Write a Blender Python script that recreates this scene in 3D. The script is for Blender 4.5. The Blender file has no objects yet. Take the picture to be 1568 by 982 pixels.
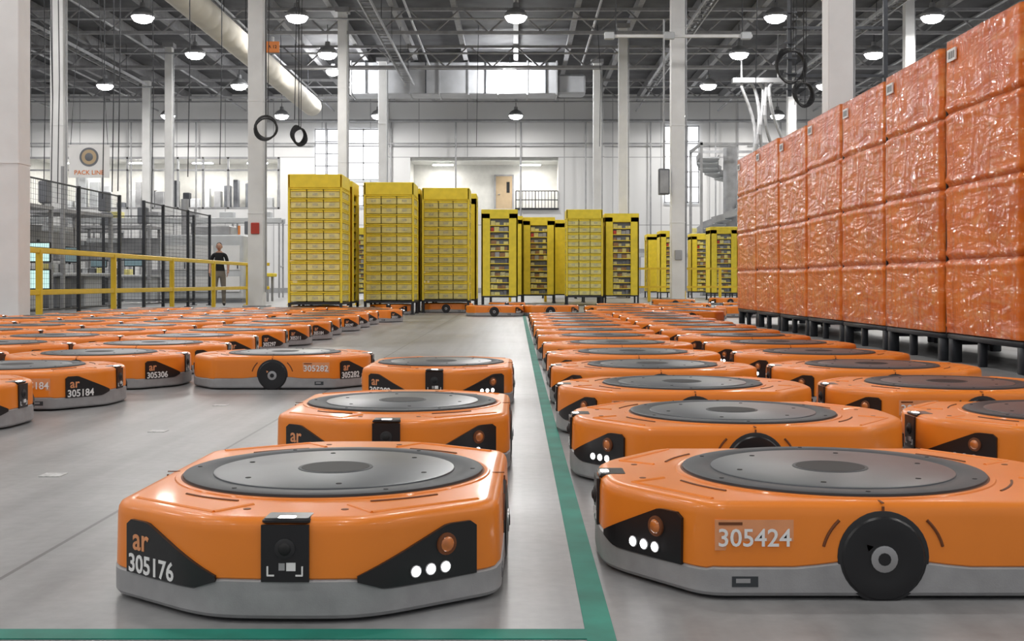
import bpy, math, random, bmesh
from mathutils import Vector, Matrix, noise
random.seed(7)
scene=bpy.context.scene
COL=scene.collection
# ------------------------------------------------------------ materials
def pmat(name,col,rough=.5,metal=0.,var=0.,vscale=4.,bump=0.,bscale=30.,emit=None,estr=0.,coat=0.,stretch=None):
    m=bpy.data.materials.new(name); m.use_nodes=True
    nt=m.node_tree; b=nt.nodes['Principled BSDF']
    b.inputs['Base Color'].default_value=(*col,1); b.inputs['Roughness'].default_value=rough
    b.inputs['Metallic'].default_value=metal; b.inputs['Coat Weight'].default_value=coat
    b.inputs['Coat Roughness'].default_value=.1
    if emit: b.inputs['Emission Color'].default_value=(*emit,1); b.inputs['Emission Strength'].default_value=estr
    tc=nt.nodes.new('ShaderNodeTexCoord'); mp=nt.nodes.new('ShaderNodeMapping')
    nt.links.new(tc.outputs['Object'],mp.inputs[0])
    if stretch: mp.inputs['Scale'].default_value=stretch
    if var:
        n=nt.nodes.new('ShaderNodeTexNoise'); n.inputs['Scale'].default_value=vscale; n.inputs['Detail'].default_value=5
        nt.links.new(mp.outputs[0],n.inputs['Vector'])
        r=nt.nodes.new('ShaderNodeValToRGB'); r.color_ramp.elements[0].position=.3; r.color_ramp.elements[1].position=.7
        r.color_ramp.elements[0].color=(*[c*(1-var) for c in col],1); r.color_ramp.elements[1].color=(*[min(1,c*(1+var)) for c in col],1)
        nt.links.new(n.outputs['Fac'],r.inputs[0]); nt.links.new(r.outputs[0],b.inputs['Base Color'])
    if bump:
        n=nt.nodes.new('ShaderNodeTexNoise'); n.inputs['Scale'].default_value=bscale; n.inputs['Detail'].default_value=4
        nt.links.new(mp.outputs[0],n.inputs['Vector'])
        bp=nt.nodes.new('ShaderNodeBump'); bp.inputs['Strength'].default_value=bump; bp.inputs['Distance'].default_value=.02
        nt.links.new(n.outputs['Fac'],bp.inputs['Height']); nt.links.new(bp.outputs[0],b.inputs['Normal'])
    return m
M={}
M['orange']=pmat('robot_orange_shell',(.85,.235,.018),.38,var=.05,vscale=3,coat=.22)
M['silver']=pmat('robot_bumper_grey',(.34,.34,.35),.5,.1,var=.12,vscale=14,bump=.05,bscale=300)
M['black']=pmat('black_plastic',(.012,.012,.014),.3,var=.2)
M['blackrub']=pmat('black_rubber',(.018,.018,.02),.6,var=.2)
M['ring']=pmat('turntable_ring_dark',(.04,.046,.053),.5,var=.15,vscale=9)
M['plate']=pmat('turntable_plate_steel',(.10,.108,.12),.34,.2,var=.15,vscale=5)
M['hole']=pmat('dark_recess',(.008,.008,.009),.6,var=.2)
M['white']=pmat('white_print',(.85,.85,.85),.5,var=.03)
M['peach']=pmat('faded_label_peach',(.78,.33,.15),.5,var=.08,vscale=20)
M['led']=pmat('white_led',(1,1,1),.3,emit=(1,1,1),estr=9)
M['amber']=pmat('amber_lens',(.55,.16,.03),.2,var=.2,vscale=40,coat=1)
M['seam']=pmat('shell_seam',(.16,.045,.01),.6,var=.1)
M['chrome']=pmat('hub_metal',(.45,.45,.46),.3,.9,var=.1)
M['yellow']=pmat('pod_yellow_fabric',(.90,.70,.05),.6,var=.08,vscale=6)
M['yellow2']=pmat('pod_yellow_bin',(.76,.69,.27),.5,var=.14,vscale=9)
M['yellow3']=pmat('pod_bin_grey_yellow',(.56,.53,.30),.5,var=.25,vscale=30)  # greyish yellow of the pod cores, bins and bin fronts
M['rail']=pmat('safety_yellow_paint',(.80,.55,.03),.4,var=.06)
M['colw']=pmat('column_white_paint',(.80,.80,.80),.5,var=.05,vscale=2)
M['steel']=pmat('galvanised_steel',(.38,.385,.40),.45,.3,var=.15,vscale=3)
M['dark']=pmat('dark_steel',(.03,.033,.04),.5,.2,var=.2)
M['joist']=pmat('joist_grey_paint',(.29,.29,.30),.6,var=.15)
M['duct']=pmat('duct_metal',(.44,.45,.47),.5,.15,var=.1,vscale=1.5)
M['fabric']=pmat('duct_fabric_beige',(.68,.64,.56),.8,var=.06,vscale=1)
M['offw']=pmat('machine_offwhite',(.56,.58,.6),.5,var=.1,vscale=2)
M['machg']=pmat('machine_grey',(.17,.18,.2),.5,.2,var=.25,vscale=2)
M['teal']=pmat('teal_floor_tape',(.008,.21,.155),.6,var=.28,vscale=5)
M['sticker']=pmat('floor_sticker_worn',(.55,.55,.55),.6,var=.3,vscale=60)
M['screen']=pmat('screen_glow',(.1,.3,.3),.3,emit=(.7,.95,.9),estr=.9)
M['screen2']=pmat('screen_dim',(.05,.09,.1),.2,emit=(.35,.5,.55),estr=.35)
M['glass']=pmat('frosted_daylight_glass',(.8,.85,.9),.4,emit=(.95,.97,1),estr=2.4)
M['lamp']=pmat('lamp_lens',(1,1,1),.4,emit=(1,.99,.97),estr=28)
M['skin']=pmat('skin',(.52,.29,.2),.55,var=.06)
M['shirt']=pmat('black_tshirt',(.012,.012,.015),.85,var=.2)
M['pants']=pmat('grey_khaki_trousers',(.21,.19,.165),.85,var=.15)
M['hair']=pmat('dark_hair',(.025,.018,.012),.7,var=.3)
M['door']=pmat('door_beige',(.5,.38,.24),.5,var=.05)
M['box']=pmat('cardboard_brown',(.35,.2,.1),.8,var=.3,vscale=8)
M['red']=pmat('red_paint',(.5,.05,.03),.5,var=.1)
M['sign']=pmat('orange_sign',(.8,.25,.05),.5,var=.05)
M['green']=pmat('pale_office_wall',(.66,.66,.63),.7,var=.05)
def wrapmat():
    m=bpy.data.materials.new('stretch_wrapped_orange_tote'); m.use_nodes=True; nt=m.node_tree; b=nt.nodes['Principled BSDF']; L=nt.links.new; N=nt.nodes.new
    b.inputs['Roughness'].default_value=.5; b.inputs['Coat Weight'].default_value=.8; b.inputs['Coat Roughness'].default_value=.06
    b.inputs['Specular IOR Level'].default_value=.2
    tc=N('ShaderNodeTexCoord')
    def mp(sc,rot=(0,0,0)):
        q=N('ShaderNodeMapping'); q.inputs['Scale'].default_value=sc; q.inputs['Rotation'].default_value=rot; L(tc.outputs['Object'],q.inputs[0]); return q.outputs[0]
    def nz(v,s,d,dist): 
        n=N('ShaderNodeTexNoise'); n.inputs['Scale'].default_value=s; n.inputs['Detail'].default_value=d; n.inputs['Distortion'].default_value=dist; L(v,n.inputs['Vector']); return n.outputs['Fac']
    r=N('ShaderNodeValToRGB'); e=r.color_ramp.elements; e[0].position=.3; e[0].color=(.66,.115,.004,1); e[1].position=.72; e[1].color=(.92,.23,.018,1)
    L(nz(mp((1,.8,2.0),(.3,0,0)),1.5,4,.8),r.inputs[0])
    sx=N('ShaderNodeSeparateXYZ'); L(tc.outputs['Object'],sx.inputs[0]); ad=N('ShaderNodeMath'); ad.operation='ADD'; L(sx.outputs[0],ad.inputs[0]); L(sx.outputs[1],ad.inputs[1])
    az=N('ShaderNodeMath'); az.operation='SUBTRACT'; az.inputs[1].default_value=.245; L(sx.outputs[2],az.inputs[0])
    cb=N('ShaderNodeCombineXYZ'); L(ad.outputs[0],cb.inputs[0]); L(az.outputs[0],cb.inputs[1])
    br=N('ShaderNodeTexBrick'); br.offset=0; br.inputs['Scale'].default_value=1; br.inputs['Brick Width'].default_value=.735; br.inputs['Row Height'].default_value=.59875; br.inputs['Mortar Size'].default_value=.03; br.inputs['Mortar Smooth'].default_value=1.
    br.inputs['Color1'].default_value=(1,1,1,1); br.inputs['Color2'].default_value=(.84,.8,.75,1); br.inputs['Mortar'].default_value=(.55,.45,.35,1); L(cb.outputs[0],br.inputs['Vector'])
    k=N('ShaderNodeMix'); k.data_type='RGBA'; k.blend_type='MULTIPLY'; k.inputs[0].default_value=.55; L(r.outputs[0],k.inputs[6]); L(br.outputs[0],k.inputs[7])
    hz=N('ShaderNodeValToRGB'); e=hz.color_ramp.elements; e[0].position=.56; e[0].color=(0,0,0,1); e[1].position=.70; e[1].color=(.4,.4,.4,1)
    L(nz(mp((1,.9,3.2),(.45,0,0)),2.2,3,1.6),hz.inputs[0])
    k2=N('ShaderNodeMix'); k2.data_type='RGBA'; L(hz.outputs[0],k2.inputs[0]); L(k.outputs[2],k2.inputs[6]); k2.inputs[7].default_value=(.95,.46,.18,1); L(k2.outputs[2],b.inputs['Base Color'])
    def bump(h,st,di,prev=None):
        q=N('ShaderNodeBump'); q.inputs['Strength'].default_value=st; q.inputs['Distance'].default_value=di; L(h,q.inputs['Height'])
        if prev: L(prev,q.inputs['Normal'])
        return q.outputs[0]
    c1=bump(nz(mp((1,1.8,.7),(.5,0,0)),3.2,1.5,1.4),.9,.07); c2=bump(nz(mp((1,.6,2.6),(-.35,0,0)),3.0,1.5,1.6),.9,.07,c1); L(c2,b.inputs['Coat Normal'])
    return m
M['wrap']=wrapmat()
def floormat():
    m=bpy.data.materials.new('concrete_floor'); m.use_nodes=True; nt=m.node_tree; b=nt.nodes['Principled BSDF']; L=nt.links.new
    N=nt.nodes.new
    tc=N('ShaderNodeTexCoord'); 
    def nz(scale,det,st=(1,1,1)):
        mp=N('ShaderNodeMapping'); mp.inputs['Scale'].default_value=st; L(tc.outputs['Object'],mp.inputs[0])
        n=N('ShaderNodeTexNoise'); n.inputs['Scale'].default_value=scale; n.inputs['Detail'].default_value=det; L(mp.outputs[0],n.inputs['Vector']); return n
    a=nz(.6,8); c=nz(2.2,6,(3,.10,1)); d=nz(26,5); e=nz(2.0,6,(.15,2.2,1)); g=nz(5,6)
    def mix(x,y,f,t='MULTIPLY'):
        k=N('ShaderNodeMix'); k.data_type='RGBA'; k.blend_type=t; k.inputs[0].default_value=f; L(x,k.inputs[6]); L(y,k.inputs[7]); return k.outputs[2]
    def ramp(n,p0,c0,p1,c1):
        r=N('ShaderNodeValToRGB'); r.color_ramp.elements[0].position=p0; r.color_ramp.elements[1].position=p1
        r.color_ramp.elements[0].color=(*c0,1); r.color_ramp.elements[1].color=(*c1,1); L(n.outputs[0],r.inputs[0]); return r.outputs[0]
    base=ramp(a,.3,(.285,.29,.30),.7,(.37,.372,.375))
    base=mix(base,ramp(c,.40,(.6,.6,.6),.58,(1,1,1)),.5)
    base=mix(base,ramp(e,.38,(.75,.75,.75),.6,(1,1,1)),.3)
    base=mix(base,ramp(g,.3,(.8,.8,.8),.65,(1,1,1)),.35)
    base=mix(base,ramp(d,.3,(.75,.75,.75),.65,(1,1,1)),.5)
    sx=N('ShaderNodeSeparateXYZ'); L(tc.outputs['Object'],sx.inputs[0])
    for out,off in ((0,1.16),(1,-.9)):
        ad=N('ShaderNodeMath'); ad.operation='ADD'; ad.inputs[1].default_value=off; L(sx.outputs[out],ad.inputs[0])
        pp=N('ShaderNodeMath'); pp.operation='PINGPONG'; pp.inputs[1].default_value=3; L(ad.outputs[0],pp.inputs[0])
        lt=N('ShaderNodeMath'); lt.operation='GREATER_THAN'; lt.inputs[1].default_value=.006; L(pp.outputs[0],lt.inputs[0])
        k=N('ShaderNodeMix'); k.data_type='RGBA'; L(lt.outputs[0],k.inputs[0]); k.inputs[6].default_value=(.09,.09,.09,1); L(base,k.inputs[7]); base=k.outputs[2]
    L(base,b.inputs['Base Color'])
    rr=N('ShaderNodeMapRange'); rr.inputs[1].default_value=.3; rr.inputs[2].default_value=.7; rr.inputs[3].default_value=.30; rr.inputs[4].default_value=.40; L(a.outputs[0],rr.inputs[0]); L(rr.outputs[0],b.inputs['Roughness'])
    bp=N('ShaderNodeBump'); bp.inputs['Strength'].default_value=.06; bp.inputs['Distance'].default_value=.01; L(d.outputs[0],bp.inputs['Height']); L(bp.outputs[0],b.inputs['Normal'])
    return m
M['floor']=floormat()
def panelmat(name,c1,c2,bw,bh):
    m=bpy.data.materials.new(name); m.use_nodes=True; nt=m.node_tree; b=nt.nodes['Principled BSDF']; L=nt.links.new
    tc=nt.nodes.new('ShaderNodeTexCoord'); mp=nt.nodes.new('ShaderNodeMapping'); mp.inputs['Rotation'].default_value=(math.pi/2,0,0)
    L(tc.outputs['Object'],mp.inputs[0])
    br=nt.nodes.new('ShaderNodeTexBrick'); br.offset=0; br.inputs['Scale'].default_value=1; br.inputs['Brick Width'].default_value=bw; br.inputs['Row Height'].default_value=bh
    br.inputs['Mortar Size'].default_value=.03; br.inputs['Color1'].default_value=(*c1,1); br.inputs['Color2'].default_value=(*c2,1); br.inputs['Mortar'].default_value=(.45,.45,.46,1)
    L(mp.outputs[0],br.inputs['Vector']); L(br.outputs[0],b.inputs['Base Color']); b.inputs['Roughness'].default_value=.7
    return m
M['wall']=panelmat('wall_panel_white',(.80,.80,.80),(.74,.745,.75),3.0,4.2)
M['ceil']=pmat('ceiling_deck_grey',(.09,.091,.097),.8,var=.3,vscale=1)
# ------------------------------------------------------------ mesh builder
class MB:
    def __init__(s): s.v=[]; s.f=[]; s.fm=[]; s.mats=[]
    def mi(s,k):
        m=M[k]
        if m not in s.mats: s.mats.append(m)
        return s.mats.index(m)
    def add(s,vs,fs,k,T=None):
        o=len(s.v); i=s.mi(k)
        for p in vs:
            p=Vector(p); s.v.append(T@p if T else p)
        for f in fs: s.f.append([a+o for a in f]); s.fm.append(i)
    def box(s,c,d,k,T=None,b=0):
        x,y,z=[q/2 for q in d]
        if b<=0:
            vs=[(c[0]+i*x,c[1]+j*y,c[2]+l*z) for i in(-1,1) for j in(-1,1) for l in(-1,1)]
            s.add(vs,[(0,1,3,2),(4,6,7,5),(0,4,5,1),(2,3,7,6),(0,2,6,4),(1,5,7,3)],k,T)
        else:
            P=[(-x+b,-y),(x-b,-y),(x,-y+b),(x,y-b),(x-b,y),(-x+b,y),(-x,y-b),(-x,-y+b)]
            def ins(pts,q): return [(px-(q if px>0 else -q),py-(q if py>0 else -q)) for px,py in pts]
            rings=[(ins(P,b),-z),(P,-z+b),(P,z-b),(ins(P,b),z)]
            vs=[(c[0]+p[0],c[1]+p[1],c[2]+zz) for pts,zz in rings for p in pts]
            fs=[tuple(range(7,-1,-1)),tuple(range(24,32))]
            for r in range(3):
                for i in range(8):
                    j=(i+1)%8; fs.append((r*8+i,r*8+j,(r+1)*8+j,(r+1)*8+i))
            s.add(vs,fs,k,T)
    def tube(s,p0,p1,r,k,n=8,r2=None,T=None):
        p0=Vector(p0);p1=Vector(p1); r2=r if r2 is None else r2
        d=(p1-p0).normalized(); a=d.orthogonal().normalized(); b=d.cross(a)
        vs=[]
        for p,q in((p0,r),(p1,r2)):
            for i in range(n):
                t=2*math.pi*i/n; vs.append(p+a*math.cos(t)*q+b*math.sin(t)*q)
        fs=[(i,(i+1)%n,n+(i+1)%n,n+i) for i in range(n)]+[tuple(range(n-1,-1,-1)),tuple(range(n,2*n))]
        s.add(vs,fs,k,T)
    def path(s,pts,r,k,n=6,T=None):
        for a,b in zip(pts[:-1],pts[1:]): s.tube(a,b,r,k,n,T=T)
    def lathe(s,prof,k,T=None,n=32,cap=True):
        vs=[];fs=[]
        for r,z in prof:
            for i in range(n):
                t=2*math.pi*i/n; vs.append((r*math.cos(t),r*math.sin(t),z))
        for q in range(len(prof)-1):
            for i in range(n):
                j=(i+1)%n; fs.append((q*n+i,q*n+j,(q+1)*n+j,(q+1)*n+i))
        if cap: fs.append(tuple(range((len(prof)-1)*n,len(prof)*n))); fs.append(tuple(range(n-1,-1,-1)))
        s.add(vs,fs,k,T)
    def sphere(s,c,r,k,T=None,n=12,m=8,fn=None):
        if not hasattr(r,'__len__'): r=(r,r,r)
        vs=[];fs=[]
        for j in range(1,m):
            ph=math.pi*j/m
            for i in range(n):
                t=2*math.pi*i/n; p=Vector((math.sin(ph)*math.cos(t),math.sin(ph)*math.sin(t),math.cos(ph)))
                if fn: p=fn(p)
                vs.append((c[0]+p.x*r[0],c[1]+p.y*r[1],c[2]+p.z*r[2]))
        for p in (Vector((0,0,1)),Vector((0,0,-1))):
            if fn: p=fn(p)
            vs.append((c[0]+p.x*r[0],c[1]+p.y*r[1],c[2]+p.z*r[2]))
        a=len(vs)-2;b=a+1
        for j in range(m-2):
            for i in range(n):
                q=(i+1)%n; fs.append((j*n+i,(j+1)*n+i,(j+1)*n+q,j*n+q))
        for i in range(n):
            q=(i+1)%n; fs.append((a,i,q)); fs.append((b,(m-2)*n+q,(m-2)*n+i))
        s.add(vs,fs,k,T)
    def text(s,txt,size,T,k,bold=.012):
        cu=bpy.data.curves.new('t','FONT'); cu.body=txt; cu.size=size; cu.align_x='CENTER'; cu.align_y='CENTER'; cu.extrude=.0005; cu.resolution_u=3; cu.offset=size*bold
        ob=bpy.data.objects.new('t',cu); COL.objects.link(ob); bpy.context.view_layer.update()
        me=bpy.data.meshes.new_from_object(ob.evaluated_get(bpy.context.evaluated_depsgraph_get()))
        s.add([v.co.copy() for v in me.vertices],[list(p.vertices) for p in me.polygons],k,T)
        bpy.data.objects.remove(ob); bpy.data.curves.remove(cu); bpy.data.meshes.remove(me)
    def mesh(s,name,ang=35):
        me=bpy.data.meshes.new(name); me.from_pydata([tuple(v) for v in s.v],[],s.f)
        for m in s.mats: me.materials.append(m)
        me.polygons.foreach_set('material_index',s.fm); me.polygons.foreach_set('use_smooth',[True]*len(s.f))
        me.update(); me.set_sharp_from_angle(angle=math.radians(ang)); return me
    def obj(s,name,loc=(0,0,0),ang=35,rz=0):
        return put(s.mesh(name,ang),name,loc,rz)
def put(me,name,loc=(0,0,0),rz=0):
    o=bpy.data.objects.new(name,me); o.location=loc; o.rotation_euler=(0,0,rz); COL.objects.link(o); return o
def frame(o,n,up=(0,0,1)):
    n=Vector(n).normalized(); up=Vector(up); r=up.cross(n).normalized(); u=n.cross(r)
    T=Matrix(((r.x,u.x,n.x,o[0]),(r.y,u.y,n.y,o[1]),(r.z,u.z,n.z,o[2]),(0,0,0,1))); return T
# ------------------------------------------------------------ robot
HL,HW=.56,.415
def make_outline():
    P=[(.56,0),(.56,.17),(.375,HW),(0,HW),(-.375,HW),(-.56,.17),(-.56,-.17),(-.375,-HW),(0,-HW),(.375,-HW),(.56,-.17)]
    P=[Vector(p) for p in P]; out=[]; n=len(P)
    for i,p in enumerate(P):
        a=P[i-1]; b=P[(i+1)%n]; t=.05 if abs(p.y)>.3 else .075
        if (a-p).normalized().dot((b-p).normalized())<-.999: pts=[p]
        else:
            q0=p+(a-p).normalized()*t; q1=p+(b-p).normalized()*t
            pts=[(1-u)**2*q0+2*u*(1-u)*p+u*u*q1 for u in [k/6 for k in range(7)]]
        out+=pts
    res=[]
    for i,p in enumerate(out):
        q=out[(i+1)%len(out)]; m=max(1,int((q-p).length/.045))
        for k in range(m): res.append(p.lerp(q,k/m))
    for p in res:
        if abs(p.x)>.5: p.x+=math.copysign(.012*max(0,1-(p.y/.2)**2),p.x)
    return res
OUT=make_outline(); NO=len(OUT)
NRM=[]
for i in range(NO):
    d=OUT[(i+1)%NO]-OUT[i-1]; NRM.append(Vector((d.y,-d.x)).normalized())
CUM=[0]
for i in range(NO): CUM.append(CUM[-1]+(OUT[(i+1)%NO]-OUT[i]).length)
TOT=CUM[-1]
def at(s):
    s%=TOT
    for i in range(NO):
        if CUM[i+1]>=s:
            u=(s-CUM[i])/(CUM[i+1]-CUM[i]); j=(i+1)%NO
            return OUT[i].lerp(OUT[j],u), NRM[i].lerp(NRM[j],u).normalized()
def ztop(p):
    if abs(p.x)>.45:
        a=abs(p.y); t=min(1,max(0,(a-.14)/.05)); return .086*(1-t)+.064*t
    if abs(p.x)<.36:
        t=min(1,max(0,(abs(p.x)-.11)/.05)); return .08*(1-t)+.07*t
    return .066
def wall_strip(mb,ss,zb,zt,off,k,th=.003):
    vs=[];n=len(ss)
    for s_,a,b in zip(ss,zb,zt):
        p,nn=at(s_); q=p+nn*off; r=p-nn*th
        vs+= [(q.x,q.y,a),(q.x,q.y,b),(r.x,r.y,b),(r.x,r.y,a)]
    fs=[]
    for i in range(n-1):
        o=i*4; fs+=[(o,o+4,o+5,o+1),(o+1,o+5,o+6,o+2),(o+3,o+7,o+4,o)]
    fs+=[(0,1,2,3),(n*4-1,n*4-2,n*4-3,n*4-4)]
    mb.add(vs,fs,k)
H=.013; DS=.966
def robot_mesh(num,label=True,glow=True):
    mb=MB()
    def ring(off,z): return [(p.x-n.x*off,p.y-n.y*off,(z(p) if callable(z) else z)) for p,n in zip(OUT,NRM)]
    def loft(rs,k,cap_t=False,cap_b=False):
        vs=[v for r in rs for v in r]; fs=[]
        for q in range(len(rs)-1):
            for i in range(NO):
                j=(i+1)%NO; fs.append((q*NO+i,q*NO+j,(q+1)*NO+j,(q+1)*NO+i))
        if cap_t: fs.append(tuple(range((len(rs)-1)*NO,len(rs)*NO)))
        if cap_b: fs.append(tuple(range(NO-1,-1,-1)))
        mb.add(vs,fs,k)
    loft([ring(.03,.008),ring(.006,.009),ring(0,.017),ring(0,lambda p:ztop(p)-.004),ring(.005,ztop)],'silver',cap_b=True)
    loft([ring(.006,lambda p:ztop(p)-.001),ring(.002,lambda p:ztop(p)+.003),ring(.004,.162+H),ring(.006,.176+H),ring(.011,.185+H),ring(.020,.190+H),ring(.033,.1915+H)],'orange',cap_t=True)
    def Z(pr): return [(r*DS,z+H) for r,z in pr]
    mb.lathe(Z([(.392,.19),(.389,.1945),(.381,.1955),(.376,.194)]),'orange',n=72,cap=False)
    mb.lathe(Z([(.378,.19),(.377,.194),(.373,.195)]),'seam',n=64)
    mb.lathe(Z([(.372,.19),(.371,.2),(.366,.2015),(.318,.2015),(.312,.1985)]),'ring',n=64)
    mb.lathe(Z([(.300,.198),(.299,.201),(.292,.2025)]),'plate',n=64)
    mb.lathe(Z([(.094,.2025),(.093,.2037),(.088,.204)]),'ring',n=40)
    mb.lathe(Z([(.086,.2035),(.085,.2045)]),'hole',n=40)
    for k in range(6):
        a=k*math.pi/3+.2
        mb.lathe([(.007,.2025+H),(.006,.2038+H)],'hole',Matrix.Translation((.235*math.cos(a),.235*math.sin(a),0)),n=10)
        mb.lathe([(.006,.2015+H),(.005,.2028+H)],'hole',Matrix.Translation((.335*math.cos(a+.3),.335*math.sin(a+.3),0)),n=8)
    for sx in(1,-1):
        for sy in(1,-1):
            a0=math.radians(20); pts=[]
            for k in range(7):
                a=a0+math.radians(22)*k/6; pts.append((sx*.41*math.cos(a),sy*.41*math.sin(a),.1915+H))
            mb.path(pts,.0032,'seam',6)
            mb.tube((sx*.50,sy*.16,.1885+H),(sx*.35,sy*.365,.1885+H),.0065,'orange',8)
            mb.tube((sx*.50,sy*.16,.1885+H),(sx*.42,sy*.10,.1885+H),.0065,'orange',8)
            mb.lathe([(.008,.19+H),(.008,.1925+H)],'seam',Matrix.Translation((sx*.47,sy*.10,0)),n=10)
    for sy in(1,-1):
        mb.box((0,sy*(HW-.003),.172+H),(.005,.004,.024),'seam'); mb.box((0,sy*(HW-.018),.1912+H),(.005,.03,.002),'seam')
    ss=[(-.047+.094*k/6) for k in range(7)]
    wall_strip(mb,ss,[.083]*7,[.181+H]*7,.004,'black')
    mb.box((.535,0,.1865+H),(.066,.094,.012),'black',b=.004)
    X=.576
    T=frame((X,0,.148),(1,0,0))
    mb.lathe([(.021,-.003),(.02,.002),(.015,.004)],'blackrub',T,n=20); mb.sphere((0,0,.003),(.013,.013,.006),'hole',T)
    mb.box((.553,0,.1905+H),(.022,.036,.006),'led' if glow else 'white',b=.002)
    T=frame((X+.0005,0,.113),(1,0,0))
    for sx in(-1,1):
        mb.box((sx*.034,-.008,0),(.003,.018,.002),'white',T); mb.box((sx*.028,-.017,0),(.014,.003,.002),'white',T)
    mb.box((-.006,.0,0),(.012,.014,.002),'silver',T); mb.box((.012,0,0),(.018,.016,.002),'white',T)
    def corner(sg):
        ss=[.14+.27*k/18 for k in range(19)]
        tops=[]
        for q in ss:
            t=min(1,(q-.14)/.2); u=.092+(.174-.092)*t
            if q>.395: u-=(q-.395)*.7
            tops.append(u)
        bot=[max(.058,.080-.016*min(1,(q-.14)/.05)) for q in ss]; bot[-1]=.064
        S=ss if sg>0 else [-q for q in ss]
        if sg<0: S=S[::-1]; tops=tops[::-1]; bot=bot[::-1]
        wall_strip(mb,S,bot,tops,.0045,'black')
    corner(1); corner(-1)
    def fr(s_,z,off=.006):
        p,n=at(s_); return frame((p.x+n.x*off,p.y+n.y*off,z),(n.x,n.y,0))
    for q in(.262,.297,.332): 
        T=fr(q,.088); mb.lathe([(.0125,-.002),(.0125,.001)],'silver',T,n=14); mb.sphere((0,0,.001),(.010,.010,.005),'led' if glow else 'white',T)
    T=fr(.335,.134); mb.lathe([(.023,-.003),(.022,.003),(.018,.004)],'seam',T,n=22); mb.sphere((0,0,.003),(.016,.016,.006),'amber',T)
    mb.text(num,.052,fr(-.325,.083,.0052),'white',.02); mb.text('ar',.066,fr(-.36,.134,.0052),'peach',.016)
    for sg in(1,-1):
        if label:
            T=frame((.27,sg*(HW-.003),.137),(0,sg,0)); mb.box((0,0,-.003),(.165,.064,.006),'peach',T); mb.text(num,.052,frame((.27,sg*(HW+.0006),.130),(0,sg,0)),'white'); mb.box((-.05,.024,.0005),(.05,.006,.001),'seam',T)
        T=frame((.29,sg*HW,.04),(0,sg,0)); mb.box((0,0,-.001),(.055,.022,.004),'ring',T); mb.box((-.004,.002,.0012),(.03,.009,.001),'silver',T)
        T=frame((0,sg*(HW-.004),.0885),(0,sg,0))
        mb.lathe([(.096,-.02),(.096,.003),(.09,.0045)],'blackrub',Matrix.Translation((0,0,.003))@T,n=36)
        mb.lathe([(.0875,-.03),(.0885,-.02),(.0885,.004),(.084,.008),(.06,.0095),(.05,.008)],'black',T,n=36)
        mb.lathe([(.028,.006),(.028,.012),(.022,.013)],'chrome',T,n=20); mb.lathe([(.014,.012),(.013,.015)],'black',T,n=12)
        mb.add([(-.036,.03,.0098),(-.022,.026,.0098),(-.033,.016,.0098)],[(0,1,2),(2,1,0)],'peach',T)
        for sx in(1,-1):
            pts=[]
            for k in range(6):
                a=math.radians(12+30*k/5); pts.append((sx*.14*math.cos(a)+sx*(-.012),sg*(HW-.003),.0885+.14*math.sin(a)*.85))
            mb.path(pts,.0035,'seam',6)
    c=TOT/2
    for k in range(-3,4):
        ss=[c+k*.045-.014,c+k*.045,c+k*.045+.014]; wall_strip(mb,ss,[.105]*3,[.15]*3,.002,'black')
    mb.box((-.565,0,.09),(.02,.07,.02),'blackrub',b=.004)
    for sx in (1,-1):
        for sy in(1,-1):
            mb.tube((sx*.4,sy*.2-.012,.022),(sx*.4,sy*.2+.012,.022),.022,'blackrub',12)
    return mb.mesh('warehouse_robot_'+num,33)
RM={n:robot_mesh(n,l) for n,l in (('305176',False),('305424',True),('305184',True),('305282',True),('305306',False),('305297',False),('305311',False))}
POOL=['305306','305297','305311','305297','305184']
def robot(x,y,ang,num=None):
    put(RM[num or random.choice(POOL)],'warehouse_robot',(x,y,0),math.radians(ang))
S_=-90; W_=180; E_=0
robot(-.44,2.84,-91.0,'305176'); robot(-.435,4.47,S_,'305297'); robot(-.43,6.70,S_,'305282')
y=2.85; i=0
while y<17.5:
    robot(.77 if i==0 else .77+random.uniform(-.015,.015),y,W_,'305424' if i==0 else ('305311' if i==1 else None))
    if i>0: robot(1.985+random.uniform(-.02,.02),y+random.uniform(-.02,.02),W_,'305306' if i==1 else None)
    i+=1; y+=1.19 if i>1 else 1.27
for x,y,a in [(1.7,19.0,W_),(2.75,18.6,W_),(2.0,20.6,E_),(3.2,20.9,W_),(-.42,23,E_),(.68,23.2,E_),(1.9,22.6,W_),(3.1,22.8,E_),(4.4,22.4,W_),(5.7,23,W_),(2.3,25,W_),(3.7,25.5,E_),(5.2,26,W_),(-.2,26.3,S_),
              (7.3,30,W_),(6.2,34,W_),(8,36,E_),(4.2,31,E_)]:
    robot(x,y,a)
robot(-1.51,7.62,E_,'305282'); robot(-2.72,7.6,E_,'305306'); robot(-3.93,7.6,E_); robot(-2.76,6.42,E_,'305184'); robot(-3.97,6.4,E_); robot(-2.87,5.42,E_,'305176')
for r in range(11):
    yy=8.8+1.2*r
    for k in range(5 if yy<17 else 4):
        robot(-2.76-1.21*k+random.uniform(-.04,.04)+(.3 if r==9 and k==0 else 0),yy+random.uniform(-.02,.02),E_)
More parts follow.
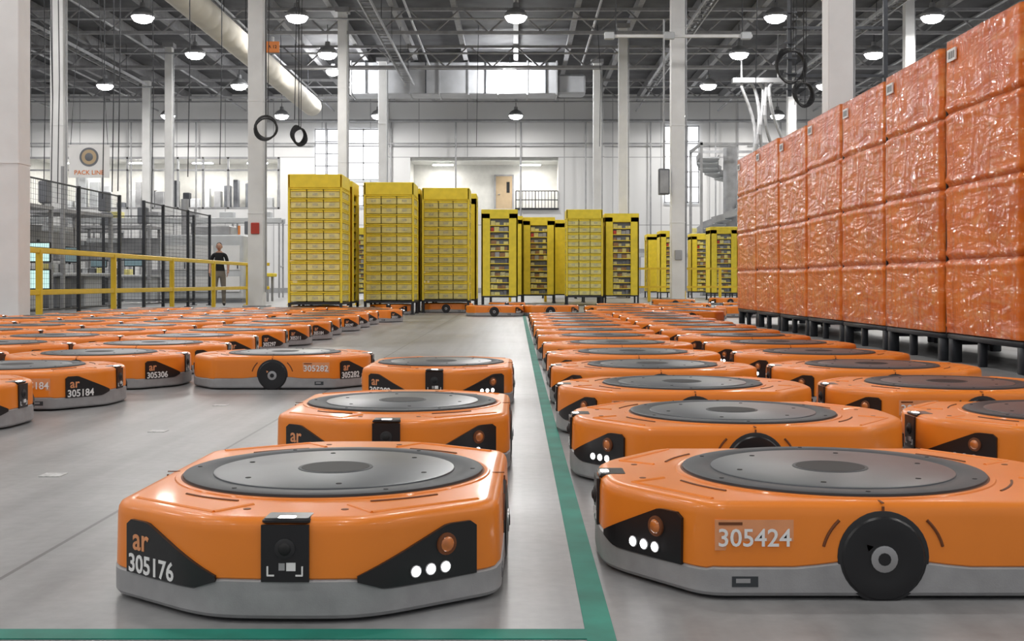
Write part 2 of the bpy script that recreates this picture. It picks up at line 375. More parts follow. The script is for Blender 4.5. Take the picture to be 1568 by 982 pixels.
# ------------------------------------------------------------ room shell
X0,X1,Y0,Y1,ZC=-34.,34.,-14.,72.,12.3
mb=MB(); mb.box(((X0+X1)/2,(Y0+Y1)/2,-.1),(X1-X0,Y1-Y0,.2),'floor'); mb.obj('floor')
mb=MB(); mb.box((0,(Y0+Y1)/2,ZC+.15),(X1-X0,Y1-Y0,.3),'ceil'); mb.obj('ceiling')
mb=MB(); mb.box((X0-.15,(Y0+Y1)/2,ZC/2),(.3,Y1-Y0,ZC),'wall'); mb.obj('wall_left')
mb=MB(); mb.box((X1+.15,(Y0+Y1)/2,ZC/2),(.3,Y1-Y0,ZC),'wall'); mb.obj('wall_right')
mb=MB()
def wb(x0,x1,z0,z1): mb.box(((x0+x1)/2,72.15,(z0+z1)/2),(x1-x0,.3,z1-z0),'wall')
wb(-34,34,0,5.2); wb(-34,34,8.4,ZC); wb(-34,-30.4,5.2,8.4); wb(-14.6,-6.55,5.2,8.4); wb(2.63,34,5.2,8.4)
for x in (-8.1,5.2,14,22): mb.box((x,71.85,ZC/2),(.5,.3,ZC),'wall')
mb.obj('wall_back')
def recess(name,x0,x1,z0,z1,dp):
    mb=MB(); xc=(x0+x1)/2; w=x1-x0
    mb.box((xc,72.3+dp,(z0+z1)/2),(w+.4,.2,z1-z0+.4),'green'); mb.box((xc,72.3+dp/2,z0-.1),(w+.4,dp,.2),'steel'); mb.box((xc,72.3+dp/2,z1+.1),(w+.4,dp,.2),'green')
    for x in(x0-.1,x1+.1): mb.box((x,72.3+dp/2,(z0+z1)/2),(.2,dp,z1-z0+.4),'green')
    mb.obj(name)
recess('wall_mezzanine',-6.55,2.63,5.2,8.2,2.6)
recess('wall_office',-30.4,-14.6,5.2,8.4,4)
def area(name,loc,sx,sy,p,rot=(0,0,0),col=(1,1,1),parent=None,disk=False):
    l=bpy.data.lights.new(name,'AREA'); l.energy=p; l.color=col
    l.shape='DISK' if disk else 'RECTANGLE'; l.size=sx
    if not disk: l.size_y=sy
    o=bpy.data.objects.new(name,l); o.location=loc; o.rotation_euler=rot; COL.objects.link(o)
    if parent: o.parent=parent
    return o
for nm,xs,yy,zz,pw in (('strip_lamp',(-4.6,.9),73.4,8.1,90),('strip_lamp',(-28,-24,-20,-16.5),74.2,8.3,130)):
    for x in xs:
        mb=MB(); mb.box((0,0,0),(1.3,.2,.06),'lamp',b=.01); mb.box((0,0,.045),(1.36,.26,.04),'steel'); o=mb.obj(nm,(x,yy,zz-.05))
        area('strip_light',(0,0,-.05),1.3,.2,pw,parent=o,col=(1,.95,.88))
mb=MB(); mb.box((-.76,74.72,6.35),(1.05,.08,2.25),'door'); mb.box((-.76,74.7,7.52),(1.25,.1,.1),'steel')
for s in(-1,1): mb.box((-.76+s*.58,74.7,6.35),(.1,.1,2.35),'steel')
mb.box((-.5,74.67,6.75),(.2,.02,.7),'hole'); mb.tube((-1.15,74.65,6.3),(-1.02,74.65,6.3),.03,'chrome'); mb.obj('door_1')
mb=MB()
for z in(5.75,6.3): mb.tube((.0,71.9,z),(2.6,71.9,z),.03,'dark')
for k in range(14): mb.tube((k*.2,71.9,5.2),(k*.2,71.9,6.3),.018 if k%6 else .03,'dark')
mb.box((1.3,71.9,5.2),(2.7,.16,.1),'dark'); mb.obj('balcony_railing')
mb=MB()
for k in range(11): mb.box((-30.3+k*1.56,72.05,6.8),(.12,.14,3.2),'steel')
for z in(5.25,7.6,8.35): mb.box((-22.5,72.05,z),(15.8,.14,.1),'steel')
mb.obj('window_1')
mb=MB()
for k in range(22):
    x=-29.8+k*.7; h=random.uniform(.6,2.2); mb.box((x,75+random.uniform(-.6,.8),5.2+h/2),(random.uniform(.25,.6),.5,h),random.choice(['machg','offw','steel','offw','dark']),b=.03)
mb.obj('office_shelving')
def win(n,x0,x1,z0,z1,nx,nz):
    mb=MB(); y=71.93; mb.box(((x0+x1)/2,y,(z0+z1)/2),(x1-x0,.06,z1-z0),'glass')
    for k in range(nx+1): mb.box((x0+(x1-x0)*k/nx,y-.05,(z0+z1)/2),(.07,.08,z1-z0+.1),'steel')
    for k in range(nz+1): mb.box(((x0+x1)/2,y-.05,z0+(z1-z0)*k/nz),(x1-x0,.08,.07),'steel')
    mb.obj('window_%d'%n)
win(2,-12.4,-10.9,5.6,10.1,2,6); win(3,-10.4,-8.45,7.0,10.1,2,3); win(4,9.2,11.3,5.6,10.3,3,5); win(5,-10.4,-8.45,5.4,6.6,2,2)
mb=MB()
for z,r in((10.6,.09),(9.2,.05)): mb.tube((-33.5,71.6,z),(33.5,71.6,z),r,'steel')
for x in range(-32,33,4): mb.tube((x+.3,71.6,.5),(x+.3,71.6,10.6),.05,'steel')
mb.obj('wall_pipework')
mb=MB(); mb.box((0,71.9,.15),(67,.1,.3),'steel'); mb.obj('baseboard_back')
# ------------------------------------------------------------ ceiling structure
mb=MB()
x=-32.5
while x<33:
    mb.box((x,35,12.02),(.1,73,.5),'joist'); mb.box((x,35,11.78),(.22,73,.04),'joist'); x+=2.5
mb.obj('ceiling_joists')
def truss(y):
    mb=MB(); z0,z1=10.75,11.75
    mb.box((0,y,z1-.06),(66,.16,.12),'joist'); mb.box((0,y,z0),(66,.16,.12),'joist')
    x=-33;k=0
    while x<32.9:
        mb.tube((x,y,z0 if k%2 else z1),(x+1.1,y,z1 if k%2 else z0),.04,'joist',6); x+=1.1;k+=1
    mb.obj('roof_truss')
for y in (31.2,39,47,54.5,63.5): truss(y)
mb=MB()
for y in (41.3,45.2,52,55.8,61,66):
    mb.tube((-33,y,10.9),(33,y,10.9),.045,'steel')
for x in (-28,-22,-16.6,-11.2,7.4,12.4,18.3,25):
    mb.tube((x,30,11.2),(x,71.5,11.2),.05,'steel')
for x in (-4.2,3.2): mb.tube((x,30,11.2),(x,57,11.2),.05,'steel')
mb.obj('sprinkler_pipes')
mb=MB()
for x in (-18.3,-5.2,6.7,13.2):
    for s in(-.2,.2): mb.box((x+s,46,10.35),(.05,22,.12),'steel')
    for k in range(36): mb.box((x,35.3+k*.6,10.32),(.4,.04,.03),'steel')
    for k in range(6): mb.tube((x+.2,36+k*3.6,10.4),(x+.2,36+k*3.6,11.74),.012,'dark')
mb.obj('cable_tray')
def column(x,y,w,top=11.75,extra=True):
    mb=MB(); mb.box((0,0,top/2),(w,w,top),'colw',b=.015)
    mb.box((0,0,.02),(w*1.6,w*1.6,.04),'steel'); mb.box((0,0,top-.1),(w*1.5,w*1.5,.2),'joist')
    for z in (2.5,5.5,8.5): mb.box((0,0,z),(w+.02,w+.02,.03),'colw')
    if extra:
        mb.tube((w/2+.05,-.05,.4),(w/2+.05,-.05,top-.5),.028,'steel'); mb.box((0,-w/2-.02,1.5 if extra!='r' else 2.1),(.22,.05,.3),'red' if extra=='r' else 'steel',b=.01)
    return mb.obj('support_column',(x,y,0))
column(-7.82,18,.43,extra=False); column(-6.95,31.2,.40,extra='r'); column(-14.15,36,.40); column(-16.1,54,.34); column(-7.0,47,.36); column(-6.6,57.6,.4)
column(5.0,36,.42); column(4.6,50,.38); column(4.05,58,.4); column(5.45,19.7,.42); column(15.2,45,.36); column(-20,63,.4); column(14.2,60,.4); column(17.5,36,.42)
column(-8.0,-2,.43); column(5.9,4,.42)
mb=MB(); mb.box((0,-.03,0),(.36,.05,.3),'sign',b=.01); mb.text('A 12',.12,frame((0,-.06,0),(0,-1,0)),'hole'); mb.box((0,0,.2),(.05,.1,.16),'steel'); mb.obj('aisle_sign',(-6.5,31.1,6.95))
mb=MB(); T=frame((-10.25,0,9.5),(0,1,0)); prof=[]
z=20
while z<58.5:
    prof+=[(.47,z),(.475,z+.9),(.455,z+1.0)]; z+=1.1
prof+=[(.47,z),(.3,z+.15),(.01,z+.2)]
mb.lathe(prof,'fabric',T,n=28)
for k in range(12): mb.tube((-10.25,21+k*3.3,9.95),(-10.25,21+k*3.3,11.74),.012,'dark')
mb.obj('fabric_air_duct')
mb=MB(); mb.box((-3.1,58.9,10.88),(10.4,1.6,1.6),'duct',b=.04)
for k in range(8): mb.box((-8.25+k*1.47,58.9,10.88),(.07,1.7,1.7),'steel')
for k in range(4): mb.tube((-7.5+k*3,58.06,10.1),(-7.5+k*3,58.06,11.74),.03,'dark')
mb.box((2.8,58.9,10.6),(1.4,1.2,1.0),'duct',b=.1); mb.obj('ventilation_duct')
mb=MB(); mb.lathe([(.16,-.24),(.31,-.18),(.39,-.07),(.40,-.02)],'lamp',n=24); mb.lathe([(.43,-.03),(.43,.06),(.3,.22),(.12,.32),(.1,.5)],'steel',n=24); mb.tube((0,0,.5),(0,0,1.24),.015,'dark')
LM=mb.mesh('high_bay_lamp')
for y in (-8,0,8,16,24,32,43,50,58,68.5):
    for x in (-27,-20.5,-13.8,-8.1,0,9.6,15.4,22.5):
        if y==58 and x in(-8.1,0): continue
        if y in(43,50) and x<-14: continue
        if y==50 and x==0: continue
        o=put(LM,'high_bay_lamp',(x,y,10.5))
        area('bay_light',(0,0,-.27),.7,.7,140 if y<40 else 250,parent=o,disk=True,col=(1,.965,.92))
for x,zz in ((-.3,11.1),(-9.0,11.05)):
    mb=MB(); mb.sphere((0,0,0),(.34,.34,.24),'lamp',n=20,m=12); mb.lathe([(.1,.2),(.1,.35)],'steel',n=12); mb.tube((0,0,.3),(0,0,.62),.02,'dark')
    o=mb.obj('globe_lamp',(x,57.2,zz)); l=bpy.data.lights.new('globe_light','POINT'); l.energy=700; l.shadow_soft_size=.3
    lo=bpy.data.objects.new('globe_light',l); lo.location=(0,-.1,-.55); COL.objects.link(lo); lo.parent=o
# ------------------------------------------------------------ floor marks
mb=MB(); mb.box((.16,13.2,.0012),(.055,22.1,.0024),'teal'); mb.box((-1.6,2.2,.0012),(3.465,.06,.0024),'teal'); mb.obj('floor_tape')
for i,(x,y) in enumerate([(-1.6,4.02),(-1.6,5.2),(-1.6,6.3),(.42,1.9)]):
    mb=MB(); mb.box((0,0,.0012),(.075,.075,.0024),'sticker',b=.001); mb.obj('floor_marker',(x,y,0))
# ------------------------------------------------------------ wrapped tote racks
def rack_mesh(seed):
    mb=MB(); wy,wx=1.47,1.1; H0,H1=.245,2.64; r=.03; per=[]
    def seg(a,b,n):
        for k in range(n): per.append(((a[0]+(b[0]-a[0])*k/n),(a[1]+(b[1]-a[1])*k/n)))
    X_,Y_=wx/2,wy/2
    seg((-X_,Y_-r),(-X_,-Y_+r),50); seg((-X_,-Y_+r),(-X_+r,-Y_),3); seg((-X_+r,-Y_),(X_-r,-Y_),36); seg((X_-r,-Y_),(X_,-Y_+r),3)
    seg((X_,-Y_+r),(X_,Y_-r),20); seg((X_,Y_-r),(X_-r,Y_),3); seg((X_-r,Y_),(-X_+r,Y_),20); seg((-X_+r,Y_),(-X_,Y_-r),3)
    n=len(per); vs=[];fs=[]; NZ=120; tier=(H1-H0)/4
    for j in range(NZ+1):
        z=H0+(H1-H0)*j/NZ
        for (x,y_) in per:
            zz=z+.008*math.sin(y_*3+seed); ph=((zz-H0)/tier)%1 if H0+.05<z<H1-.05 else .5; dz=min(ph,1-ph)*tier
            pinch=-.018*math.exp(-(dz/.018)**2)+.008*math.exp(-((dz-.045)/.02)**2)
            f1=noise.noise(Vector((seed*9.1,(y_+x)*1.1+z*.5,z*2.2-(y_+x)*1.3)))
            f3=max(0,1-abs(noise.noise(Vector((seed*3.3,(y_+x)*1.6+z*.6,z*2.2-(y_+x)*1.1))))*9)
            nz=f1*.008+f3*.004
            qx=1+(pinch+nz)/.55; qy=1+(pinch+nz)/.75
            if abs(y_)>Y_-.002: qy=1
            vs.append((x*qx,y_*qy,z))
    for j in range(NZ):
        for i in range(n): k=(i+1)%n; fs.append((j*n+i,j*n+k,(j+1)*n+k,(j+1)*n+i))
    fs.append(tuple(NZ*n+i for i in range(n))); fs.append(tuple(range(n))[::-1])
    mb.add(vs,fs,'wrap')
    T=frame((-X_-.012,Y_-.18,H1-.13),(-1,0,0)); mb.box((0,0,0),(.18,.1,.012),'white',T)
    for k in range(6): mb.box((-.06+k*.024,.0,.0065),(.008+.006*(k%2),.06,.001),'hole',T)
    mb.box((0,0,.215),(wx-.02,wy-.03,.05),'dark',b=.01)
    for x in(-X_+.06,X_-.06):
        for y_ in(-Y_+.07,Y_-.07):
            mb.box((x,y_,.1),(.085,.085,.2),'dark',b=.006)
    mb.box((-X_+.06,0.1,.1),(.06,.06,.2),'dark',b=.006)
    for y_ in(-Y_+.07,Y_-.07): mb.box((0,y_,.17),(wx-.2,.04,.05),'dark')
    mb.box((-X_+.05,Y_+.012,1.43),(.07,.024,2.4),'hole')
    return mb.mesh('shrink_wrapped_tote_rack',50)
RK=[rack_mesh(s) for s in(1,2,3,4)]
for k,dz in enumerate([0,.02,0,-.01,.0,-.02,0,.0]):
    o=put(RK[k%4],'shrink_wrapped_tote_rack',(4.14+random.uniform(-.015,.015),7.5+1.52*k,0)); o.scale=(1,1,1+dz*.6)
# ------------------------------------------------------------ yellow pods
def pod_mesh(kind):
    mb=MB(); w=1.03; h0,h1=.27,2.7; X_=w/2
    for x in(-X_+.03,X_-.03):
        for y_ in(-X_+.03,X_-.03): mb.box((x,y_,.135),(.05,.05,.27),'dark'); mb.box((x,y_,.01),(.09,.09,.02),'dark')
    mb.box((0,0,.26),(w,w,.05),'dark',b=.01)
    mb.box((0,0,(h0+h1)/2),(w-.3,w-.3,h1-h0-.05),'yellow3')
    mb.box((0,0,h1-.12),(w,w,.26),'yellow',b=.012)
    if kind=='net':
        for x in(-X_+.02,X_-.02):
            for y_ in(-X_+.02,X_-.02): mb.box((x,y_,(h0+h1)/2),(.04,.04,h1-h0),'yellow',b=.005)
        rows=11; rh=(h1-.25-h0-.02)/rows
        for fc in range(4):
            R=Matrix.Rotation(fc*math.pi/2,4,'Z')
            for r in range(rows):
                z=h0+.02+rh*(r+.5)
                mb.box((0,-X_+.035,z+rh/2-.012),(w-.06,.05,.02),'yellow',R)
                for c in range(3):
                    x=(c-1)*.317
                    mb.box((x,-X_+.08,z-.01),(.3,.12,rh*.82),'yellow2',R,b=.01)
                    mb.box((x,-X_+.015,z+rh*.25),(.3,.025,.03),'yellow',R,b=.004)
                    mb.box((x,-X_+.018,z-.02),(.10,.006,.05),'yellow3',R)
    else:
        for fc in range(4):
            R=Matrix.Rotation(fc*math.pi/2,4,'Z'); mw=.25 if fc%2==0 else w/2
            for s in(-1,1): mb.box((s*(X_-mw/2),-X_+.025,(h0+h1)/2-.05),(mw,.05,h1-h0-.1),'yellow',R,b=.008)
            if fc%2==0:
                mb.box((0,-X_+.13,(h0+h1)/2),(w-.48,.04,h1-h0-.2),'machg',R)
                rows=12; rh=(h1-.28-h0)/rows
                for r in range(rows):
                    z=h0+.02+rh*r; mb.box((0,-X_+.07,z),(.54,.1,.022),'yellow' ,R)
                    x=-.25
                    while x<.2:
                        ww=random.uniform(.07,.16); hh=random.uniform(.4,.75)*rh
                        mb.box((x+ww/2,-X_+.08,z+hh/2+.01),(ww-.01,.07,hh),random.choice(['yellow3','yellow2','box','machg','machg','yellow2','red' if random.random()<.3 else 'steel']),R); x+=ww
    return mb.mesh('yellow_storage_pod')
PN,PO=pod_mesh('net'),pod_mesh('open')
def pod(m,x,y,rz=0): put(m,'yellow_storage_pod',(x,y,0),math.radians(rz))
pod(PN,-3.8,22.5); pod(PO,-3.82,24.0,90)
pod(PN,-2.60,24.3); pod(PO,-2.6,25.9,90); pod(PN,-1.52,25.7); pod(PO,-1.42,27.3,90)
pod(PO,-.46,33.2); pod(PO,.72,37.1); pod(PO,-.3,36.4,90)
pod(PN,1.93,33.2); pod(PO,2.0,34.8,90); pod(PO,3.15,35.1); pod(PO,1.75,38.6,90)
pod(PO,4.2,48.6); pod(PO,6.25,46.8); pod(PO,7.9,49.5); pod(PO,7.7,43.5); pod(PO,8.9,46.2); pod(PO,6.1,50,90); pod(PO,2.9,47); pod(PO,1.6,48)
pod(PO,-6.9,44);pod(PO,-5.7,44.2)
robot(-2.60,24.3,S_); robot(-1.52,25.7,E_); robot(-3.8,22.5,E_)
# ------------------------------------------------------------ safety rail
mb=MB(); ys=[18.9,22.4,26.2,29.8,33.6]; x=-7.75
for y in ys: mb.box((x,y,.6),(.09,.09,1.2),'rail',b=.01); mb.box((x,y,.01),(.2,.2,.02),'rail')
for z in(.50,1.18): mb.box((x,(18.4+33.6)/2,z),(.06,15.2,.09),'rail',b=.01)
for z in(.50,1.18): mb.box((-7.42,33.6,z),(.6,.06,.09),'rail',b=.01)
mb.obj('safety_railing')
mb=MB()
for xx in(-6.5,-5.5,-4.6): mb.box((xx,33.6,.57),(.09,.09,1.14),'rail',b=.01); mb.box((xx,33.6,.01),(.2,.2,.02),'rail')
for z in(.5,1.12): mb.box((-5.55,33.6,z),(2,.06,.09),'rail',b=.01)
mb.obj('safety_railing')
mb=MB()
for xx in(5.7,6.9,8.1,-.2,1.0,4.5): mb.box((xx,39.3,.57),(.09,.09,1.14),'rail',b=.01)
for z in(.5,1.12): mb.box((3.9,39.3,z),(8.6,.06,.07),'rail')
mb.obj('safety_railing')
def fence(p0,p1,posts,h=2.6):
    mb=MB(); p0=Vector(p0);p1=Vector(p1); L=(p1-p0).length; d=(p1-p0)/L
    for t in posts:
        q=p0+d*t; mb.box((q.x,q.y,h/2),(.07,.07,h),'dark',b=.006); mb.box((q.x,q.y,.01),(.16,.16,.02),'dark')
    for a,b in zip(posts[:-1],posts[1:]):
        if b-a<1.9 and b-a>1.5: continue
        A=p0+d*a;B=p0+d*b
        for z in(.15,h*.5,h-.03): mb.tube((A.x,A.y,z),(B.x,B.y,z),.02,'dark',4)
        n=int((b-a)/.1)
        for k in range(1,n):
            q=A.lerp(B,k/n); mb.tube((q.x,q.y,.15),(q.x,q.y,h-.03),.003,'dark',3)
        for k in range(1,25): z=.15+(h-.18)*k/25; mb.tube((A.x,A.y,z),(B.x,B.y,z),.003,'dark',3)
    mb.obj('wire_mesh_fence')
fence((-8.8,18.4,0),(-8.8,33.4,0),[0,2.5,5,7.4,9.1,10.6,12.8,15])
fence((-9.3,33.55,0),(-17,33.55,0),[0,2.6,5.3,7.6])
# ------------------------------------------------------------ machinery
def workstation(x,y,rz,s=1.):
    mb=MB()
    for a in(-1,1):
        for b in(-.5,.5): mb.box((a*1.1,b,1.2),(.08,.08,2.4),'steel')
    mb.box((0,0,.85),(2.3,1.05,.08),'offw',b=.02); mb.box((0,0,2.35),(2.3,1.1,.08),'steel'); mb.box((0,.5,1.7),(2.2,.04,.7),'steel')
    mb.box((-.7,.1,.42),(.7,.8,.75),'machg',b=.03); mb.box((.65,.1,.45),(.8,.8,.8),'offw',b=.03)
    mb.box((.4,.2,1.35),(.6,.06,.4),'hole',b=.02); mb.box((.4,.165,1.35),(.54,.01,.34),'screen2'); mb.tube((.4,.22,.88),(.4,.22,1.3),.03,'dark')
    for k in range(5): mb.box((-1+k*.22,.0,1.0),(.17,.3,.2),random.choice(['box','offw','yellow2','machg']),b=.01)
    mb.box((-.5,.0,1.95),(.9,.3,.14),'offw',b=.02); mb.tube((-1.1,-.5,2.4),(-1.1,-.5,3.4),.04,'steel'); mb.box((.9,-.45,2.7),(.3,.2,.5),'machg',b=.02)
    mb.obj('packing_workstation',(x,y,0),rz=rz)
for x,y,r in [(-11.3,21.6,1.57),(-11.1,25.4,1.57),(-11,28.6,1.4),(-13.8,24.5,0),(-13.8,29,0),(-12.3,36,0),(-14.3,38.5,0),(-17.8,40,0),(-21,43,0),(-17,30,1.2),(-10.9,44,0),(-25,46,0)]: workstation(x,y,r)
def robotarm(x,y):
    mb=MB(); mb.lathe([(.45,0),(.45,.1),(.3,.15),(.28,.6),(.34,.7),(.3,.95)],'machg',n=24)
    mb.tube((0,0,.9),(.3,0,1.9),.17,'offw',14,.13); mb.tube((.3,-.2,1.9),(.3,.2,1.9),.2,'machg',16); mb.tube((.3,0,1.95),(1.2,0,2.2),.13,'offw',14,.08); mb.tube((1.2,0,2.2),(1.35,0,1.75),.07,'dark'); mb.box((1.38,0,1.65),(.3,.3,.15),'dark',b=.02)
    mb.obj('industrial_robot_arm',(x,y,0))
robotarm(-15.6,35.6); robotarm(-19.2,36.5)
mb=MB(); mb.box((0,0,1.15),(2.6,1.6,2.1),'offw',b=.05); mb.box((0,0,.06),(2.5,1.5,.12),'machg')
for x in(-.85,0,.85): mb.box((x,-.81,1.45),(.7,.03,.8),'colw',b=.01); mb.box((x,-.83,.6),(.7,.02,.5),'colw',b=.008); mb.box((x+.28,-.84,1.2),(.03,.03,.2),'dark')
mb.box((.2,0,2.35),(1.2,.9,.3),'steel',b=.03); mb.tube((-.8,0,2.2),(-.8,0,3.4),.12,'steel',12); mb.tube((1.1,-.5,2.2),(1.1,-.5,2.5),.04,'sign'); mb.box((1.7,0,.9),(.9,.8,.12),'yellow',b=.02)
for a in(-.35,.35): mb.box((2.0,a,.45),(.07,.07,.85),'steel')
mb.obj('box_packing_machine',(-10.1,38.3,0))
def conveyor(x,y,L,z,rz,k='offw'):
    mb=MB()
    for s in(-.4,.4): mb.box((0,s,z),(L,.06,.22),k,b=.01)
    n=int(L/.25)
    for i in range(n): xx=-L/2+.12+i*.25; mb.tube((xx,-.37,z+.04),(xx,.37,z+.04),.04,'steel',8)
    for i in range(int(L/2)+1):
        xx=-L/2+.1+i*(L-.2)/int(L/2)
        for s in(-.4,.4): mb.box((xx,s,(z-.1)/2),(.07,.07,z-.1),'steel')
        mb.box((xx,0,z*.4),(.05,.8,.05),'steel')
    for i in range(int(L/1.6)): mb.box((-L/2+.8+i*1.6,0,z+.23),(.6,.45,.3),random.choice(['offw','yellow2','offw','steel']),b=.02)
    mb.obj('roller_conveyor',(x,y,0),rz=rz)
conveyor(-18,50,16,3.3,0); conveyor(-20,56,12,.9,0); conveyor(-22,48,8,1,0); conveyor(13,63,8,3.2,0); conveyor(15,52,7,5.2,1.35); conveyor(8.2,66.5,7,2.2,0); conveyor(-24,60,16,2.4,0)
mb=MB()
for k in range(26):
    a=k*.38; z=1.2+k*.22; T=Matrix.Translation((0,0,z))@Matrix.Rotation(a,4,'Z')
    mb.box((1.1,0,0),(1.0,.62,.08),'offw',T@Matrix.Rotation(.22,4,'X'),b=.02); mb.box((1.6,0,.12),(.05,.66,.3),'steel',T@Matrix.Rotation(.22,4,'X')); mb.box((.6,0,.1),(.04,.3,.22),'steel',T@Matrix.Rotation(.22,4,'X'))
mb.lathe([(.35,0),(.35,7.3)],'steel',n=20); mb.box((0,0,.1),(2.6,2.6,.2),'machg',b=.04)
for a in(-1,1):
    for b in(-1,1): mb.box((a*1.7,b*1.7,3.7),(.12,.12,7.4),'steel')
for a in(-1,1): mb.box((0,a*1.7,7.3),(3.5,.12,.12),'steel'); mb.box((a*1.7,0,7.3),(.12,3.5,.12),'steel')
mb.obj('spiral_conveyor',(10.6,57.5,0))
mb=MB()
for k in range(5):
    pts=[(k*.35,0,9.5)]
    for q in range(12): t=q/11; pts.append((k*.35+.8*t+.3*math.sin(t*5+k),.2*math.sin(t*7+k),9.2-4.6*t))
    mb.path(pts,.07,'steel',8)
mb.tube((0,0,9.4),(0,0,11.7),.04,'steel'); mb.tube((1.6,0,9.4),(1.6,0,11.7),.04,'steel'); mb.box((.8,0,9.5),(2.4,.4,.2),'steel'); mb.obj('flexible_ducting',(9.9,51,0))
mb=MB(); mb.box((0,0,0),(.34,.2,.8),'machg',b=.02); mb.box((0,-.11,0),(.26,.02,.7),'steel'); mb.tube((0,0,.4),(0,0,5),.03,'steel'); mb.tube((0,.1,-.2),(.12,.1,-.2),.03,'steel'); mb.obj('electrical_cabinet',(4.55,35.75,3.75))
mb=MB(); mb.box((0,0,0),(4.4,.09,.09),'colw',b=.01)
for x in(-2.1,-.3,2.0): mb.box((x,-.06,.0),(.3,.16,.22),'offw',b=.02)
for x in(-1.9,1.9): mb.tube((x,0,0),(x,0,3.5),.015,'dark')
mb.obj('sensor_gantry',(4.9,34.9,8.05))
mb=MB()
for x in(-1,0,1): mb.box((x*1.4,0,0),(.12,.12,5.6),'dark'); 
for z in(-2.2,-.8,.6,2.2): mb.box((0,0,z),(2.9,.08,.08),'dark')
for z in range(12): mb.box((-1.4,-.08,-2.6+z*.45),(.4,.05,.05),'dark'); 
mb.obj('cable_ladder',(9.4,34,8.9))
def coil(x,y,z,r,top,tilt=0):
    mb=MB()
    for q in range(5):
        pts=[]
        for k in range(25):
            a=2*math.pi*k/24; rr=r*(1+.05*math.sin(a*2+q)); pts.append((rr*math.cos(a),.03*q-.06+.02*math.sin(a*3+q),rr*math.sin(a)+.02*q))
        mb.path([(p[0]*math.cos(tilt)-p[1]*math.sin(tilt),p[0]*math.sin(tilt)+p[1]*math.cos(tilt),p[2]) for p in pts],.022,'blackrub',6)
    mb.tube((0,0,r),(0,0,top-z),.014,'blackrub',5); mb.tube((.05,0,r),(.12,0,top-z),.010,'blackrub',5)
    mb.obj('cable_coil',(x,y,z))
coil(-6.45,30,4.6,.28,11.74); coil(-5.6,30,4.4,.22,11.74,.9); coil(7.1,30,6.2,.42,11.74,.3); coil(7.3,29.5,5.4,.3,11.74,.5)
mb=MB()
for x,y,z in [(-8.9,26,2.7),(-9.1,26.2,2.7),(-9.6,27,2.6),(-11.4,27.2,2.5),(-7.9,28,3.2),(-9.4,30,2.7),(-12,30,2.5),(-12.6,31,2.5),(-8.4,33,4),(-13.6,34,3),(-5.9,31,5),(6.6,32,6),(8.4,35,6),(8.7,35,6),(-11.2,28.4,2.6),(-1.7,50,6.5),(3.6,50,6.5)]:
    mb.path([(x,y,z),(x+.05,y,z+3),(x+random.uniform(-.1,.1),y,11.74)],.013,'dark',5)
mb.obj('hanging_cables')
mb=MB(); mb.box((0,0,0),(.98,.02,.8),'white'); 
T=frame((0,-.012,.1),(0,-1,0)); mb.lathe([(.23,0),(.23,.004)],'machg',T,n=28); mb.lathe([(.18,.004),(.18,.008)],'door',T,n=28); mb.lathe([(.10,.008),(.09,.012)],'machg',T,n=20)
mb.text('PACK LINE',.15,frame((0,-.015,-.28),(0,-1,0)),'sign')
for s in(-.45,.45): mb.tube((s,0,.4),(s*.3,0,5.4),.008,'dark',4)
mb.obj('hanging_banner',(-10.35,28.2,3.6))
mb=MB()
for z in(1.25,.72): mb.box((0,0,z),(.55,.05,.4),'hole',b=.01); mb.box((0,-.028,z),(.5,.006,.35),'screen')
mb.tube((0,.05,0),(0,.05,1.5),.03,'dark'); mb.box((0,.05,.02),(.4,.3,.04),'dark',b=.01); mb.obj('monitor_stand',(-9.35,22.7,0))
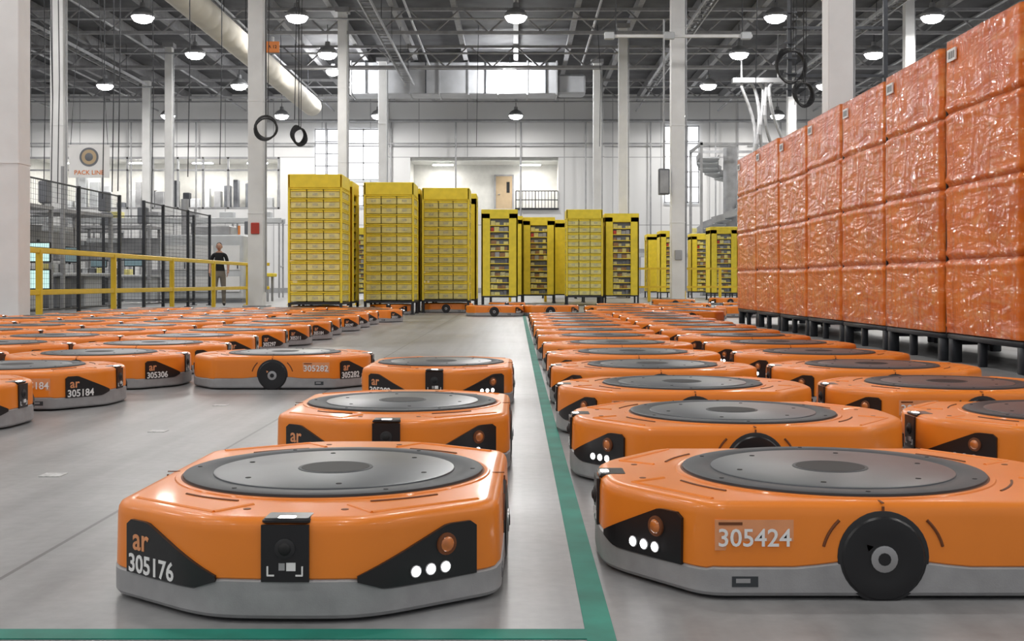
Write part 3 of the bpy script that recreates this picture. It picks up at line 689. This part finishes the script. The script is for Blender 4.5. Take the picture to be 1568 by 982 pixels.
# ------------------------------------------------------------ person
def person(loc,rz):
    V=[(0,0,.95),(0,.01,1.13),(0,0,1.30),(0,.012,1.44),(0,.0,1.54)]
    R=[(.14,.105),(.125,.095),(.15,.11),(.075,.07),(.055,.058)]
    Ed=[(0,1),(1,2),(2,3),(3,4)]
    hands=[]
    for s in(-1,1):
        i=len(V); V+=[(s*.165,.01,1.405),(s*.235,.03,1.16),(s*.245,-.10,.965),(s*.24,-.135,.90)]; R+=[(.062,.06),(.045,.045),(.028,.030),(.020,.036)]
        Ed+=[(3,i),(i,i+1),(i+1,i+2),(i+2,i+3)]; hands.append((s,Vector(V[i+3])))
        i=len(V); o=.04*s
        V+=[(s*.09,0,.86),(s*.115,-.015+o,.5),(s*.12,.02+o,.10),(s*.14,-.13+o,.045)]; R+=[(.095,.1),(.066,.068),(.052,.055),(.045,.035)]
        Ed+=[(0,i),(i,i+1),(i+1,i+2),(i+2,i+3)]
    me=bpy.data.meshes.new('b'); me.from_pydata(V,Ed,[]); ob=bpy.data.objects.new('b',me); COL.objects.link(ob)
    ob.modifiers.new('s','SKIN'); sm=ob.modifiers.new('u','SUBSURF'); sm.levels=3; sm.render_levels=3
    for k,r in enumerate(R): me.skin_vertices[0].data[k].radius=r
    me.skin_vertices[0].data[0].use_root=True
    bpy.context.view_layer.update(); m2=bpy.data.meshes.new_from_object(ob.evaluated_get(bpy.context.evaluated_depsgraph_get()))
    bm=bmesh.new(); bm.from_mesh(m2)
    for zc in(.085,.97,1.24,1.475):
        bmesh.ops.bisect_plane(bm,geom=bm.verts[:]+bm.edges[:]+bm.faces[:],plane_co=(0,0,zc),plane_no=(0,0,1))
    bm.to_mesh(m2); bm.free()
    mb=MB(); vs=[v.co.copy() for v in m2.vertices]
    for p in m2.polygons:
        c=p.center
        if abs(c.x)>.18 and .8<c.z<1.24: k='skin'
        elif c.z>1.475: k='skin'
        elif c.z>.97: k='shirt'
        elif c.z>.085: k='pants'
        else: k='blackrub'
        mb.f.append(list(p.vertices)); mb.fm.append(mb.mi(k))
    mb.v=vs
    bpy.data.objects.remove(ob)
    def hd(p):
        q=p.copy()
        if q.z<0: q.x*=1-.28*(-q.z); q.y=q.y*(1-.2*(-q.z))-.12*(-q.z)
        return q
    mb.sphere((0,-.012,1.635),(.076,.095,.118),'skin',n=24,m=16,fn=hd)
    def hr(p):
        q=p.copy()
        if q.y<-.1 and q.z<.55: q=q*.9
        if q.z<-.25: q=q*.85
        return q
    mb.sphere((0,.002,1.655),(.081,.098,.104),'hair',n=24,m=16,fn=hr)
    for s in(-1,1):
        mb.sphere((s*.03,-.098,1.642),(.012,.008,.007),'white'); mb.sphere((s*.03,-.105,1.642),(.0055,.004,.0055),'hole')
        mb.box((s*.03,-.105,1.662),(.03,.008,.006),'hair'); mb.sphere((s*.078,-.005,1.632),(.012,.02,.032),'skin')
    mb.tube((0,-.104,1.645),(0,-.124,1.61),.007,'skin',8,.014); mb.sphere((0,-.112,1.608),(.017,.014,.011),'skin'); mb.sphere((0,-.104,1.578),(.024,.01,.007),'red')
    for s,w in hands:
        for k in range(4):
            b=w+Vector((0,-.002+(k-1.5)*.019,-.012)); Ln=[.034,.040,.037,.028][k]
            p1=b+Vector((-s*.004,-.004,-Ln)); p2=p1+Vector((-s*.012,-.002,-Ln*.75)); p3=p2+Vector((-s*.014,0,-Ln*.5))
            mb.tube(b,p1,.0095,'skin',8,.009); mb.tube(p1,p2,.009,'skin',8,.008); mb.tube(p2,p3,.008,'skin',8,.006); mb.sphere(p1,.0092,'skin',n=8,m=6); mb.sphere(p2,.0082,'skin',n=8,m=6)
        b=w+Vector((-s*.008,-.03,.022)); p1=b+Vector((-s*.012,-.022,-.022)); p2=p1+Vector((-s*.006,-.008,-.026)); mb.tube(b,p1,.012,'skin',8,.01); mb.tube(p1,p2,.01,'skin',8,.007)
    return mb.obj('person_standing',loc,ang=60,rz=rz)
person((-8.14,31.9,0),.15)
# ------------------------------------------------------------ world, camera
w=bpy.data.worlds.new('world'); scene.world=w; w.use_nodes=True
w.node_tree.nodes['Background'].inputs[0].default_value=(.97,.98,1,1); w.node_tree.nodes['Background'].inputs[1].default_value=.45
cam=bpy.data.cameras.new('camera'); cam.sensor_width=36; cam.lens=40.87; cam.shift_x=-.0038; cam.shift_y=-.0376; cam.clip_end=300
co=bpy.data.objects.new('camera',cam); co.location=(0,0,.668); co.rotation_euler=(math.pi/2,0,0); COL.objects.link(co); scene.camera=co
scene.view_settings.view_transform='Standard'; scene.view_settings.look='None'; scene.view_settings.exposure=0
